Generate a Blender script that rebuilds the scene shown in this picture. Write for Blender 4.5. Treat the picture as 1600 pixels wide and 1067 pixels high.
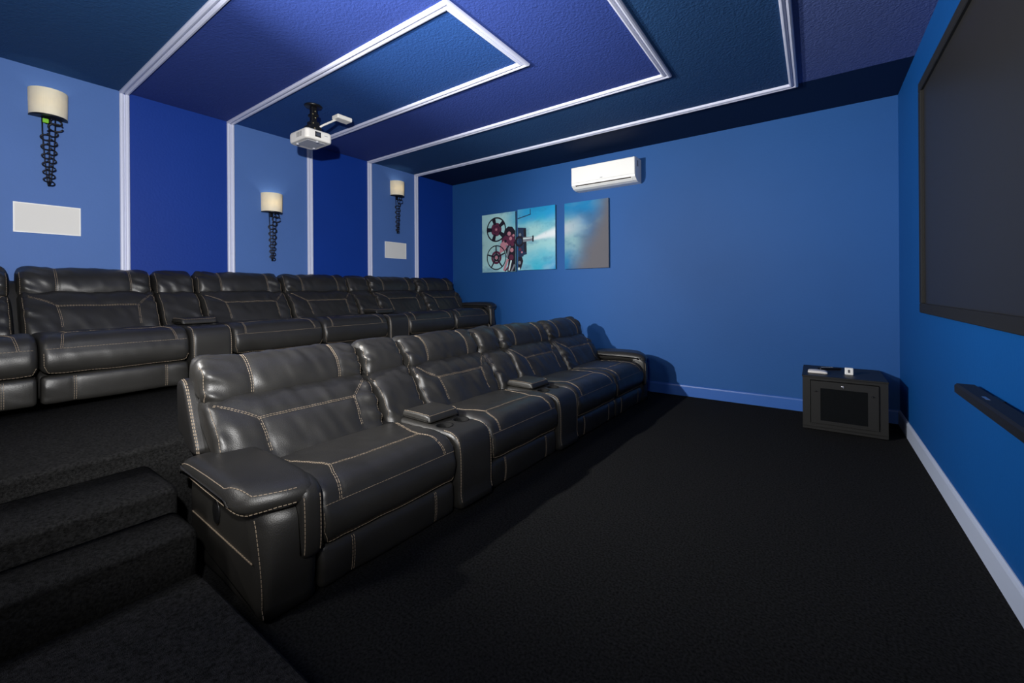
import bpy, bmesh, math, random
import numpy as np
from mathutils import Vector, noise as mnoise

random.seed(7)
for o in list(bpy.data.objects):
    bpy.data.objects.remove(o)
S = bpy.context.scene
COL = S.collection
PI = math.pi


def lin(c):
    c = c / 255.0
    return c / 12.92 if c <= 0.04045 else ((c + 0.055) / 1.055) ** 2.4


def rgb(r, g, b):
    return (lin(r), lin(g), lin(b), 1.0)


# ----------------------------------------------------------------- dimensions
CH = 1.1435            # camera height
CEIL = 2.765           # ceiling height
XB, XS = -4.598, 0.585  # back wall, screen wall
YD, YN = 4.65, -1.30   # far side wall, near side wall
PLAT = 0.47            # height of the seating riser

# --------------------------------------------------------------------- camera
cam_d = bpy.data.cameras.new('camera')
cam = bpy.data.objects.new('camera', cam_d)
COL.objects.link(cam)
S.camera = cam
F_PX, YAW, PPX, PPY, ROLL = 652.93, 0.59954, 827.08, 453.66, 0.006825
cam_d.sensor_fit = 'HORIZONTAL'
cam_d.sensor_width = 36.0
cam_d.lens = F_PX / 1600 * 36.0
cam_d.shift_x = -(PPX - 800) / 1600
cam_d.shift_y = (PPY - 533.5) / 1600
cam_d.clip_start = 0.02
cam.location = (0, 0, CH)
cam.rotation_mode = 'XYZ'
from mathutils import Matrix
cam.rotation_euler = (Matrix.Rotation(YAW, 3, 'Z') @ Matrix.Rotation(PI / 2, 3, 'X') @ Matrix.Rotation(-ROLL, 3, 'Z')).to_euler()

# ------------------------------------------------------------ world and light
W = bpy.data.worlds.new('dim_room')
S.world = W
W.use_nodes = True
W.node_tree.nodes['Background'].inputs[0].default_value = (0.55, 0.62, 0.8, 1)
W.node_tree.nodes['Background'].inputs[1].default_value = 0.0
S.view_settings.view_transform = 'Standard'
S.view_settings.look = 'None'
S.view_settings.gamma = 1.0
S.view_settings.use_curve_mapping = False
S.view_settings.exposure = 0.0


def lamp(name, kind, loc, target, energy, color=(1, 1, 1), **kw):
    d = bpy.data.lights.new(name, kind)
    d.energy = energy
    d.color = color
    for k, v in kw.items():
        setattr(d, k, v)
    o = bpy.data.objects.new(name, d)
    COL.objects.link(o)
    o.location = loc
    if target is not None:
        o.rotation_euler = (Vector(target) - Vector(loc)).to_track_quat('-Z', 'Y').to_euler()
    return o


# gridded strobe on a stand at the near end of the room, beside the steps
lamp('strobe', 'SPOT', (-2.95, -0.45, 1.9), (-0.1, 4.5, 1.5), 820, (1.0, 0.98, 0.95), spot_size=math.radians(84), spot_blend=0.8, shadow_soft_size=0.04)
# flash just above the camera, tilted at the ceiling and the back wall
lamp('camera_flash', 'SPOT', (-0.25, -0.15, 1.6), (-3.9, 2.0, 2.2), 620, (1.0, 0.99, 0.98), spot_size=math.radians(108), spot_blend=0.9, shadow_soft_size=0.03)
# second, weak flash bounced off the ceiling in front of the screen
lamp('bounce_flash', 'SPOT', (-2.6, -0.7, 1.55), (0.1, 2.6, 2.76), 430, (1.0, 0.98, 0.96), spot_size=math.radians(62), spot_blend=0.9, shadow_soft_size=0.03)
# soft fill added high at the near end for cushion highlights and treads
lamp('near_end_fill', 'AREA', (-2.4, -1.15, 2.5), (-1.9, 2.0, 0.3), 22, (1.0, 0.97, 0.93), shape='RECTANGLE', size=0.6, size_y=1.0, spread=math.radians(95))
# unseen soft fill added behind the camera to lift the sofa fronts
lamp('front_fill', 'AREA', (-0.2, -1.2, 1.5), (-1.9, 2.2, 0.2), 20, (1.0, 0.96, 0.9), shape='RECTANGLE', size=1.0, size_y=1.0)

# ------------------------------------------------------------------ materials
MATS = {}


def mat(name, color, rough=0.6, spec=0.5, metal=0.0, bump=None, vary=None, coat=0.0, emit=None, trans=0.0, alpha=None):
    """color sRGB 0-255; bump=(scale, strength[, detail]); vary=(scale, factor)"""
    if name in MATS:
        return MATS[name]
    m = bpy.data.materials.new(name)
    m.use_nodes = True
    nt = m.node_tree
    p = nt.nodes['Principled BSDF']
    c = rgb(*color)
    p.inputs['Base Color'].default_value = c
    p.inputs['Roughness'].default_value = rough
    p.inputs['Specular IOR Level'].default_value = spec
    p.inputs['Metallic'].default_value = metal
    p.inputs['Coat Weight'].default_value = coat
    tc = nt.nodes.new('ShaderNodeTexCoord')
    if vary:
        n = nt.nodes.new('ShaderNodeTexNoise')
        n.inputs['Scale'].default_value = vary[0]
        n.inputs['Detail'].default_value = 5
        nt.links.new(tc.outputs['Object'], n.inputs['Vector'])
        r = nt.nodes.new('ShaderNodeMapRange')
        r.inputs['From Min'].default_value = 0.3
        r.inputs['From Max'].default_value = 0.7
        r.inputs['To Min'].default_value = 1 - vary[1]
        r.inputs['To Max'].default_value = 1 + vary[1]
        nt.links.new(n.outputs['Fac'], r.inputs['Value'])
        mx = nt.nodes.new('ShaderNodeMix')
        mx.data_type = 'RGBA'
        mx.blend_type = 'MULTIPLY'
        mx.inputs['Factor'].default_value = 1
        mx.inputs['A'].default_value = c
        nt.links.new(r.outputs['Result'], mx.inputs['B'])
        nt.links.new(mx.outputs['Result'], p.inputs['Base Color'])
    if bump:
        n = nt.nodes.new('ShaderNodeTexNoise')
        n.inputs['Scale'].default_value = bump[0]
        n.inputs['Detail'].default_value = bump[2] if len(bump) > 2 else 4
        nt.links.new(tc.outputs['Object'], n.inputs['Vector'])
        b = nt.nodes.new('ShaderNodeBump')
        b.inputs['Strength'].default_value = bump[1]
        b.inputs['Distance'].default_value = 0.01
        nt.links.new(n.outputs['Fac'], b.inputs['Height'])
        nt.links.new(b.outputs['Normal'], p.inputs['Normal'])
    if emit:
        p.inputs['Emission Color'].default_value = rgb(*emit[:3])
        p.inputs['Emission Strength'].default_value = emit[3]
    if trans:
        p.inputs['Transmission Weight'].default_value = trans
    MATS[name] = m
    return m


M_WALL = mat('blue_wall_paint', (28, 80, 142), 0.62, 0.3, bump=(60, 0.08), vary=(1.3, 0.04))
M_WALLR = mat('deep_blue_wall_paint', (0, 74, 140), 0.62, 0.3, bump=(60, 0.08), vary=(1.3, 0.04))
M_LIGHT = mat('light_blue_wall_paint', (74, 108, 168), 0.62, 0.3, bump=(60, 0.08), vary=(1.3, 0.04))
M_DARK = mat('royal_blue_wall_paint', (2, 50, 136), 0.6, 0.3, bump=(60, 0.08), vary=(1.3, 0.04))
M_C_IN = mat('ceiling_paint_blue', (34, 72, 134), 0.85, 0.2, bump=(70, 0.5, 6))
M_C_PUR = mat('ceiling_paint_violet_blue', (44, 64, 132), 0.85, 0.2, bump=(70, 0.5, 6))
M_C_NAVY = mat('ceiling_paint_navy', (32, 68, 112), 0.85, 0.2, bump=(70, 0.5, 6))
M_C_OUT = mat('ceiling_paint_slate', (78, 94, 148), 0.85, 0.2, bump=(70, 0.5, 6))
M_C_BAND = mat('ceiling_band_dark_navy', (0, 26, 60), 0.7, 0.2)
M_TRIM = mat('trim_white_paint', (204, 208, 228), 0.45, 0.5)
M_BASE = mat('baseboard_pale_paint', (176, 186, 206), 0.5, 0.5)
M_BASEB = mat('baseboard_blue_paint', (42, 92, 168), 0.45, 0.5)
M_CARPET = mat('black_carpet', (36, 36, 36), 1.0, 0.05, bump=(420, 1.0, 3), vary=(110, 0.6))
M_LEATHER = mat('black_leather', (38, 37, 35), 0.39, 0.45, bump=(260, 0.10, 3), vary=(6, 0.12))
M_LEATHER2 = mat('black_leather_shell', (32, 31, 30), 0.45, 0.45, bump=(260, 0.10, 3), vary=(6, 0.12))
M_THREAD = mat('tan_thread', (130, 116, 99), 0.7, 0.3)
M_BLACK = mat('black_plastic', (16, 16, 17), 0.4, 0.5)
M_GAP = mat('dark_fabric_gap', (10, 10, 10), 0.9, 0.1)
M_CAB = mat('black_painted_metal', (27, 27, 26), 0.5, 0.4, bump=(150, 0.05))
M_WHITE = mat('white_plastic', (236, 236, 232), 0.4, 0.5)
M_WHITE2 = mat('warm_white_plastic', (232, 228, 218), 0.45, 0.4)
M_GREYP = mat('grey_plastic', (150, 155, 165), 0.5, 0.4)
M_IRON = mat('wrought_iron', (14, 16, 26), 0.45, 0.5, metal=0.3)
M_SILVER = mat('bright_metal', (200, 200, 205), 0.25, 0.5, metal=0.9)
M_FRAME = mat('black_velvet_frame', (26, 26, 26), 0.7, 0.3, bump=(300, 0.1))
M_SCREEN = mat('grey_screen_fabric', (36, 34, 29), 0.46, 0.4)
M_CANVAS = mat('canvas_edge', (60, 96, 120), 0.8, 0.2)


# --------------------------------------------------------------- mesh helpers
class MB:
    """collects geometry with material slots; build() links it as one mesh object"""

    def __init__(self):
        self.v, self.f, self.mi, self.sm = [], [], [], []

    def add(self, verts, faces, mi=0, smooth=False):
        n = len(self.v)
        self.v.extend([tuple(map(float, p)) for p in verts])
        for f in faces:
            self.f.append([i + n for i in f])
            self.mi.append(mi)
            self.sm.append(smooth)

    def box(self, lo, hi, mi=0, bev=0.0):
        x0, y0, z0 = lo
        x1, y1, z1 = hi
        if bev <= 0:
            self.add([(x0, y0, z0), (x1, y0, z0), (x1, y1, z0), (x0, y1, z0), (x0, y0, z1), (x1, y0, z1), (x1, y1, z1), (x0, y1, z1)],
                     [(0, 3, 2, 1), (4, 5, 6, 7), (0, 1, 5, 4), (1, 2, 6, 5), (2, 3, 7, 6), (3, 0, 4, 7)], mi)
            return
        b = bev
        X, Y, Z = (x0, x1), (y0, y1), (z0, z1)
        idx = {}
        vs = []
        for i in (0, 1):
            for j in (0, 1):
                for k in (0, 1):
                    sx, sy, sz = (1, -1)[i], (1, -1)[j], (1, -1)[k]
                    c = (X[i], Y[j], Z[k])
                    for ax in range(3):
                        p = [c[0] + sx * b, c[1] + sy * b, c[2] + sz * b]
                        p[ax] = c[ax]
                        idx[(i, j, k, ax)] = len(vs)
                        vs.append(p)
        fs = []
        for ax in range(3):
            o = [a for a in range(3) if a != ax]
            for s in (0, 1):
                q = []
                for (a, c) in ((0, 0), (1, 0), (1, 1), (0, 1)):
                    k = [0, 0, 0]
                    k[ax] = s
                    k[o[0]] = a
                    k[o[1]] = c
                    q.append(idx[(*k, ax)])
                flip = (s == 0) ^ (ax == 1)
                fs.append(q[::-1] if flip else q)
        for ax in range(3):            # edges along ax
            o = [a for a in range(3) if a != ax]
            for a in (0, 1):
                for c in (0, 1):
                    k0, k1 = [0, 0, 0], [0, 0, 0]
                    k0[o[0]] = k1[o[0]] = a
                    k0[o[1]] = k1[o[1]] = c
                    k0[ax], k1[ax] = 0, 1
                    q = [idx[(*k0, o[0])], idx[(*k0, o[1])], idx[(*k1, o[1])], idx[(*k1, o[0])]]
                    if (a == c) ^ (ax == 1):
                        q = q[::-1]
                    fs.append(q)
        for i in (0, 1):
            for j in (0, 1):
                for k in (0, 1):
                    q = [idx[(i, j, k, a)] for a in range(3)]
                    if (i + j + k) % 2 == 0:
                        q = q[::-1]
                    fs.append(q)
        self.add(vs, fs, mi)

    def tube(self, pts, r, mi=0, n=6, closed=False, cap=True):
        P = [Vector(p) for p in pts]
        m = len(P)
        up = Vector((0.13, 0.31, 0.94))
        vs, fs = [], []
        for i in range(m):
            a = P[(i - 1) % m] if (closed or i > 0) else P[i]
            b = P[(i + 1) % m] if (closed or i < m - 1) else P[i]
            t = (b - a).normalized()
            if abs(t.dot(up)) > 0.97:
                up = Vector((1, 0.1, 0))
            s = t.cross(up).normalized()
            up = s.cross(t).normalized()
            rr = r[i] if hasattr(r, '__len__') else r
            for k in range(n):
                a_ = 2 * PI * k / n
                vs.append(P[i] + (s * math.cos(a_) + up * math.sin(a_)) * rr)
        for i in range(m if closed else m - 1):
            j = (i + 1) % m
            for k in range(n):
                l = (k + 1) % n
                fs.append((i * n + k, i * n + l, j * n + l, j * n + k))
        if cap and not closed:
            fs.append(tuple(range(n))[::-1])
            fs.append(tuple((m - 1) * n + k for k in range(n)))
        self.add(vs, fs, mi, True)

    def lathe(self, prof, c, axis='z', mi=0, n=24, a0=0.0, a1=2 * PI, sx=1.0, sy=1.0, smooth=True):
        full = abs(a1 - a0 - 2 * PI) < 1e-6
        cnt = n if full else n + 1
        vs, fs = [], []
        for i in range(cnt):
            a = a0 + (a1 - a0) * i / n
            for (r, h) in prof:
                p = (r * math.cos(a) * sx, r * math.sin(a) * sy, h)
                if axis == 'x':
                    p = (p[2], p[0], p[1])
                elif axis == 'y':
                    p = (p[1], p[2], p[0])
                vs.append((p[0] + c[0], p[1] + c[1], p[2] + c[2]))
        m = len(prof)
        for i in range(n):
            j = (i + 1) % cnt
            for k in range(m - 1):
                fs.append((i * m + k, j * m + k, j * m + k + 1, i * m + k + 1))
        self.add(vs, fs, mi, smooth)

    def prism(self, poly, d, origin, ux, uy, mi=0):
        """polygon (2-D, counter-clockwise) in the plane ux,uy, thickened by d along ux x uy"""
        ux, uy, o = Vector(ux), Vector(uy), Vector(origin)
        nn = ux.cross(uy)
        n = len(poly)
        a = [o + ux * p[0] + uy * p[1] for p in poly]
        b = [q + nn * d for q in a]
        fs = [tuple(range(n))[::-1], tuple(range(n, 2 * n))]
        for i in range(n):
            j = (i + 1) % n
            fs.append((i, j, n + j, n + i))
        self.add(a + b, fs, mi)

    def build(self, name, mats, parent=None, loc=None, auto=None):
        me = bpy.data.meshes.new(name)
        off = Vector(loc) if loc is not None else Vector((0, 0, 0))
        me.from_pydata([tuple(Vector(p) - off) for p in self.v], [], self.f)
        for m in (mats if isinstance(mats, (list, tuple)) else [mats]):
            me.materials.append(m)
        me.polygons.foreach_set('material_index', self.mi)
        me.polygons.foreach_set('use_smooth', self.sm)
        me.update()
        o = bpy.data.objects.new(name, me)
        COL.objects.link(o)
        o.location = off
        if parent is not None:
            o.parent = parent
        return o


def tag(o, label=None, cat=None, group=None, kind=None):
    for k, v in (('label', label), ('category', cat), ('group', group), ('kind', kind)):
        if v:
            o[k] = v
    return o


def thing(name, loc, label, cat, group=None, rz=0.0):
    o = bpy.data.objects.new(name, None)
    COL.objects.link(o)
    o.location = loc
    o.rotation_euler = (0, 0, rz)
    o.empty_display_size = 0.1
    return tag(o, label, cat, group)


def struct(o):
    o['kind'] = 'structure'
    return o


# ---- numpy value noise for leather folds
_rng = np.random.RandomState(3)
_TAB = _rng.rand(512)


def vnoise(x, y, seed=0):
    xi, yi = np.floor(x).astype(int), np.floor(y).astype(int)
    fx, fy = x - xi, y - yi
    fx, fy = fx * fx * (3 - 2 * fx), fy * fy * (3 - 2 * fy)

    def h(a, b):
        return _TAB[(a * 73 + b * 179 + seed * 37 + (a * b) % 61) % 512]
    return (h(xi, yi) * (1 - fx) + h(xi + 1, yi) * fx) * (1 - fy) + (h(xi, yi + 1) * (1 - fx) + h(xi + 1, yi + 1) * fx) * fy - 0.5


def smooth_closed(ctrl, n):
    """closed Catmull-Rom through ctrl, resampled to n points by arc length"""
    c = np.array(ctrl, float)
    m = len(c)
    out = []
    for i in range(m):
        p0, p1, p2, p3 = c[(i - 1) % m], c[i], c[(i + 1) % m], c[(i + 2) % m]
        for t in np.linspace(0, 1, 12, endpoint=False):
            out.append(0.5 * ((2 * p1) + (-p0 + p2) * t + (2 * p0 - 5 * p1 + 4 * p2 - p3) * t * t + (-p0 + 3 * p1 - 3 * p2 + p3) * t ** 3))
    out = np.array(out)
    d = np.r_[0, np.cumsum(np.hypot(*(np.roll(out, -1, 0) - out).T))]
    L = d[-1]
    s = np.linspace(0, L, n, endpoint=False)
    ext = np.vstack([out, out[:1]])
    return np.c_[np.interp(s, d, ext[:, 0]), np.interp(s, d, ext[:, 1])], L


class Loft:
    """upholstered form: closed (x,z) profile swept along y with rounded ends, seams, puff and folds"""

    def __init__(self, ctrl, y0, y1, r=0.03, n=56, seams=(), puff=0.0, groove=0.0, fold=0.0, lump=0.0, seed=0, taper=None):
        self.p, self.L = smooth_closed(ctrl, n)
        A = np.sum(self.p[:, 0] * np.roll(self.p[:, 1], -1) - np.roll(self.p[:, 0], -1) * self.p[:, 1])
        self.ccw = A > 0
        t = np.roll(self.p, -1, 0) - np.roll(self.p, 1, 0)
        t /= np.hypot(*t.T)[:, None] + 1e-9
        self.nm = np.c_[t[:, 1], -t[:, 0]] * (1 if self.ccw else -1)
        self.s = np.arange(n) * self.L / n
        self.y0, self.y1, self.r, self.n = y0, y1, r, n
        self.puff, self.groove, self.fold, self.lump, self.seed = puff, groove, fold, lump, seed
        self.taper = taper
        self.seams = []
        for path in seams:
            self.seams.append(self.to_surface(path))

    def near(self, x, z):
        return self.s[np.argmin((self.p[:, 0] - x) ** 2 + (self.p[:, 1] - z) ** 2)]

    def to_surface(self, path):
        """(v, x, z) way points -> dense (y, arc) polyline; v is metres from y0"""
        w = [(self.y0 + q[0], self.near(q[1], q[2])) for q in path]
        out = [w[0]]
        for a, b in zip(w[:-1], w[1:]):
            ds = b[1] - a[1]
            if ds > self.L / 2:
                ds -= self.L
            if ds < -self.L / 2:
                ds += self.L
            k = max(2, int(math.hypot(b[0] - a[0], ds) / 0.006))
            for i in range(1, k + 1):
                out.append((a[0] + (b[0] - a[0]) * i / k, out[-1][1] + ds / k))
        return np.array(out)

    def eval(self, y, s, off=0.0):
        y = np.asarray(y, float)
        s = np.mod(np.asarray(s, float), self.L)
        xs = np.r_[self.s, self.L]
        px = np.interp(s, xs, np.r_[self.p[:, 0], self.p[0, 0]])
        pz = np.interp(s, xs, np.r_[self.p[:, 1], self.p[0, 1]])
        nx = np.interp(s, xs, np.r_[self.nm[:, 0], self.nm[0, 0]])
        nz = np.interp(s, xs, np.r_[self.nm[:, 1], self.nm[0, 1]])
        e = np.minimum(y - self.y0, self.y1 - y)
        t = np.clip(e / self.r, 0, 1)
        inset = self.r * (1 - np.sqrt(np.maximum(0, 1 - (1 - t) ** 2)))
        d = off - inset
        fade = np.clip(e / 0.02, 0, 1)
        if self.puff or self.groove:
            dist = np.full(y.shape, 9.0)
            for sm in self.seams:
                q = sm[::2]
                for k in range(0, len(q), 1):
                    ds = np.abs(s - np.mod(q[k, 1], self.L))
                    ds = np.minimum(ds, self.L - ds)
                    dist = np.minimum(dist, np.hypot(y - q[k, 0], ds))
            dist = np.minimum(dist, 0.3)
            d = d + fade * (self.puff * (1 - np.exp(-np.minimum(dist, e + 0.01) / 0.05)) - self.groove * np.exp(-(dist / 0.007) ** 2))
        if self.fold:
            env = np.exp(-e / 0.07) * np.clip(e / 0.012, 0, 1)
            d = d + self.fold * env * 2 * vnoise(y * 9 + 3.1 * self.seed, s * 34 + y * 16, self.seed)
            d = d + self.fold * 0.35 * fade * vnoise(y * 26 + s * 9, s * 11 + self.seed, self.seed + 5)
        if self.lump:
            d = d + self.lump * fade * vnoise(y * 6.5, s * 6.5, self.seed + 11)
        X = px + nx * d
        if self.taper:                 # the front corner rounds off towards the outer side
            amt, wd, zr, lo = self.taper
            q = np.clip(1 - ((y - self.y0) if lo else (self.y1 - y)) / wd, 0, 1) ** 2
            X = X - amt * q * np.clip((pz + nz * d) / zr, 0, 1.1) * np.clip((X + 0.30) / 0.30, 0, 1)
        return np.stack([X, y, pz + nz * d], -1)

    def into(self, mb, nv=48, mi=0):
        w = self.y1 - self.y0
        r = min(self.r, w / 2)
        e = r * (1 - np.cos(np.linspace(0, PI / 2, 7)))
        k = max(2, int((w - 2 * r) / w * nv))
        ys = np.r_[self.y0 + e, np.linspace(self.y0 + r, self.y1 - r, k)[1:-1], self.y1 - e[::-1]]
        Y, SS = np.meshgrid(ys, self.s, indexing='ij')
        P = self.eval(Y, SS)
        m, n = len(ys), self.n
        vs = P.reshape(-1, 3).tolist()
        fs = []
        for i in range(m - 1):
            for j in range(n):
                l = (j + 1) % n
                q = (i * n + j, i * n + l, (i + 1) * n + l, (i + 1) * n + j)
                fs.append(q if not self.ccw else q[::-1])
        a = tuple(range(n))
        b = tuple((m - 1) * n + j for j in range(n))
        fs.append(a if self.ccw else a[::-1])
        fs.append(b[::-1] if self.ccw else b)
        mb.add(vs, fs, mi, True)
        return self


def stitch(mb, loft, path, double=0.0, r=0.0013, dash=0.011, gap=0.004, raw=False, lift=0.0012):
    """dashes of thread along a seam of a loft"""
    q = loft.to_surface(path) if not raw else path
    offs = (0.0,) if not double else (-double, double)
    t = np.gradient(q, axis=0)
    t /= np.hypot(*t.T)[:, None] + 1e-9
    for o in offs:
        qq = q + np.c_[-t[:, 1], t[:, 0]] * o
        P = loft.eval(qq[:, 0], qq[:, 1], lift)
        d = np.r_[0, np.cumsum(np.linalg.norm(np.diff(P, axis=0), axis=1))]
        s = 0.0
        while s + dash < d[-1]:
            pts = [[np.interp(x, d, P[:, k]) for k in range(3)] for x in (s, s + dash)]
            a, b = Vector(pts[0]), Vector(pts[1])
            tt = (b - a)
            if tt.length > 1e-5:
                tt.normalize()
                u = tt.cross(Vector((0.3, 0.2, 0.93)))
                if u.length < 1e-3:
                    u = tt.cross(Vector((1, 0, 0)))
                u.normalize()
                w = tt.cross(u)
                vs = [a + u * r, a + w * r, a - u * r, a - w * r, b + u * r, b + w * r, b - u * r, b - w * r]
                mb.add(vs, [(0, 1, 5, 4), (1, 2, 6, 5), (2, 3, 7, 6), (3, 0, 4, 7), (3, 2, 1, 0), (4, 5, 6, 7)], 0)
            s += dash + gap


# ------------------------------------------------------------------ room shell
mb = MB()
mb.box((XB - 0.1, YN - 0.1, -0.1), (XS + 0.1, YD + 0.1, 0.0))
floor = struct(mb.build('floor', M_CARPET))

# ceiling: one slab whose underside is painted in nested bands
TY = [3.935, 3.195, 2.445, 1.688, 0.946, 0.20]      # trims on the back wall, far to near
TX = [-0.13, -0.915, -1.705]                        # where the U-shaped trims turn
mb = MB()
xs = [XB, TX[2], TX[1], TX[0], XS]
ys = [YN, TY[5], TY[4], TY[3], TY[2], TY[1], TY[0], YD]
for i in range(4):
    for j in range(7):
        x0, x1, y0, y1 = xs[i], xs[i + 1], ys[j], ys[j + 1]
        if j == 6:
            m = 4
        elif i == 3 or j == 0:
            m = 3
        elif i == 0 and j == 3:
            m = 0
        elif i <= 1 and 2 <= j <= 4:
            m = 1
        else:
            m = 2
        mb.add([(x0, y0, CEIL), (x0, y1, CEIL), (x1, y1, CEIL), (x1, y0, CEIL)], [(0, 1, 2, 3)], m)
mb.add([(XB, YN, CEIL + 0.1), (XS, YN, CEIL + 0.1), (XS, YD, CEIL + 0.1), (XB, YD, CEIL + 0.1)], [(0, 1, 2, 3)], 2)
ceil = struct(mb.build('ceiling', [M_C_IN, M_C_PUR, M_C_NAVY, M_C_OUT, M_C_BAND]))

mb = MB()
yy = [YN, TY[5], TY[4], TY[3], TY[2], TY[1], TY[0], YD]
for j in range(7):
    mb.add([(XB, yy[j], 0), (XB, yy[j + 1], 0), (XB, yy[j + 1], CEIL), (XB, yy[j], CEIL)], [(0, 1, 2, 3)], j % 2)
mb.add([(XB - 0.1, YN, 0), (XB - 0.1, YD, 0), (XB - 0.1, YD, CEIL), (XB - 0.1, YN, CEIL)], [(0, 3, 2, 1)], 1)
struct(mb.build('wall_back', [M_DARK, M_LIGHT]))
mb = MB()
mb.box((XB - 0.1, YD, 0), (XS + 0.1, YD + 0.1, CEIL))
struct(mb.build('wall_far', M_WALL))
mb = MB()
mb.box((XS, YN - 0.1, 0), (XS + 0.1, YD, CEIL))
struct(mb.build('wall_right', M_WALLR))
mb = MB()
mb.box((XB - 0.1, YN - 0.1, 0), (XS, YN, CEIL))
struct(mb.build('wall_near', M_WALL))

# baseboards
def baseboard(name, a, b, nrm, h, m):
    mb = MB()
    a, b, nrm = Vector(a), Vector(b), Vector(nrm)
    prof = [(0, 0), (0.014, 0), (0.014, h - 0.018), (0.010, h - 0.006), (0.004, h), (0, h)]
    vs = [p + nrm * q[0] + Vector((0, 0, q[1])) for p in (a, b) for q in prof]
    n = len(prof)
    fs = [(i, (i + 1) % n, n + (i + 1) % n, n + i) for i in range(n)] + [tuple(range(n)), tuple(range(n, 2 * n))[::-1]]
    mb.add(vs, fs)
    return struct(mb.build(name, m))


baseboard('baseboard_far', (-2.35, YD, 0), (XS, YD, 0), (0, -1, 0), 0.118, M_BASEB)
baseboard('baseboard_right', (XS, YN, 0), (XS, YD - 0.015, 0), (-1, 0, 0), 0.118, M_BASE)

# fluted trim mouldings: profile across the width, proud of the surface
TP = [(-0.030, 0), (-0.030, 0.010), (-0.026, 0.017), (-0.016, 0.020), (-0.006, 0.017), (-0.003, 0.009), (0.003, 0.009), (0.006, 0.017), (0.016, 0.020), (0.026, 0.017), (0.030, 0.010), (0.030, 0)]


def moulding(mb, a, b, out, side, ma=0.0, mbb=0.0):
    """strip from a to b, profile proud along out, width along side; ma, mbb = mitre slopes"""
    a, b, out, side = Vector(a), Vector(b), Vector(out), Vector(side)
    t = (b - a).normalized()
    vs = [a + side * w + out * h + t * (ma * w) for (w, h) in TP] + [b + side * w + out * h + t * (mbb * w) for (w, h) in TP]
    n = len(TP)
    flip = t.cross(side).dot(out) > 0
    fs = [(i, i + 1, n + i + 1, n + i) for i in range(n - 1)]
    fs += [tuple(range(n))[::-1], tuple(range(n, 2 * n))]
    if flip:
        fs = [f[::-1] for f in fs]
    mb.add(vs, fs)


k = 0
for j, y in enumerate(TY):
    k += 1
    mb = MB()
    moulding(mb, (XB, y, PLAT), (XB, y, CEIL - 0.02), (1, 0, 0), (0, 1, 0))
    struct(mb.build('trim_%d' % k, M_TRIM))
Z = CEIL
for (ya, yb, x) in ((TY[0], TY[5], TX[0]), (TY[1], TY[4], TX[1]), (TY[2], TY[3], TX[2])):
    for (y, sgn) in ((ya, 1), (yb, -1)):
        k += 1
        mb = MB()
        moulding(mb, (XB, y, Z), (x, y, Z), (0, 0, -1), (0, 1, 0), 0, sgn)
        struct(mb.build('trim_%d' % k, M_TRIM))
    k += 1
    mb = MB()
    moulding(mb, (x, yb, Z), (x, ya, Z), (0, 0, -1), (1, 0, 0), -1, 1)
    struct(mb.build('trim_%d' % k, M_TRIM))


# carpeted riser and steps: rounded nosing, swept along y
def step_block(name, x0, x1, ytop, y0, y1, r=0.035, rend=0.03):
    prof = [(x1, 0.0)]
    prof += [(x1, ytop - r - 0.03)]
    for a in np.linspace(0, PI / 2, 8):
        prof.append((x1 - r + 0.012 * math.sin(2 * a) + r * math.cos(a), ytop - r + r * math.sin(a)))
    prof += [(x0, ytop), (x0, 0.0)]
    mb = MB()
    n = len(prof)
    ysn = [y0] + [y1 - rend + rend * math.sin(a) for a in np.linspace(0, PI / 2, 6)]
    ins = [0.0] + [rend * (1 - math.cos(a)) for a in np.linspace(0, PI / 2, 6)]
    vs = []
    for y, e in zip(ysn, ins):
        for (x, z) in prof:
            vs.append((x - (e if x > x0 else 0), y, z - (e if z > 0 else 0)))
    fs = []
    for i in range(len(ysn) - 1):
        for j in range(n):
            l = (j + 1) % n
            fs.append((i * n + j, i * n + l, (i + 1) * n + l, (i + 1) * n + j)[::-1])
    fs.append(tuple(range(n)))
    fs.append(tuple((len(ysn) - 1) * n + j for j in range(n))[::-1])
    mb.add(vs, fs, 0, True)
    return struct(mb.build(name, M_CARPET))


step_block('riser_platform', XB, -2.435, PLAT, YN, YD, rend=0.001)
step_block('carpeted_step', -2.435, -2.085, 0.385, YN, 0.585, rend=0.04)
step_block('carpeted_step', -2.085, -1.88, 0.285, YN, 0.585, rend=0.04)
mb = MB()
mb.box((-1.88, YN, 0.0), (0.30, 0.578, 0.12), 0, 0.012)
struct(mb.build('carpeted_landing', M_CARPET))

# carpet mat lying on the landing
mb = MB()
mb.box((-1.79, YN + 0.05, 0.12), (0.20, 0.568, 0.142), 0, 0.009)
tag(mb.build('floor_mat', mat('mat_carpet', (42, 42, 43), 1.0, 0.05, bump=(420, 1.0, 3), vary=(110, 0.6)), loc=(-0.8, -0.3, 0.12)), 'black carpet mat on the landing at the foot of the steps', 'mat')

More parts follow.
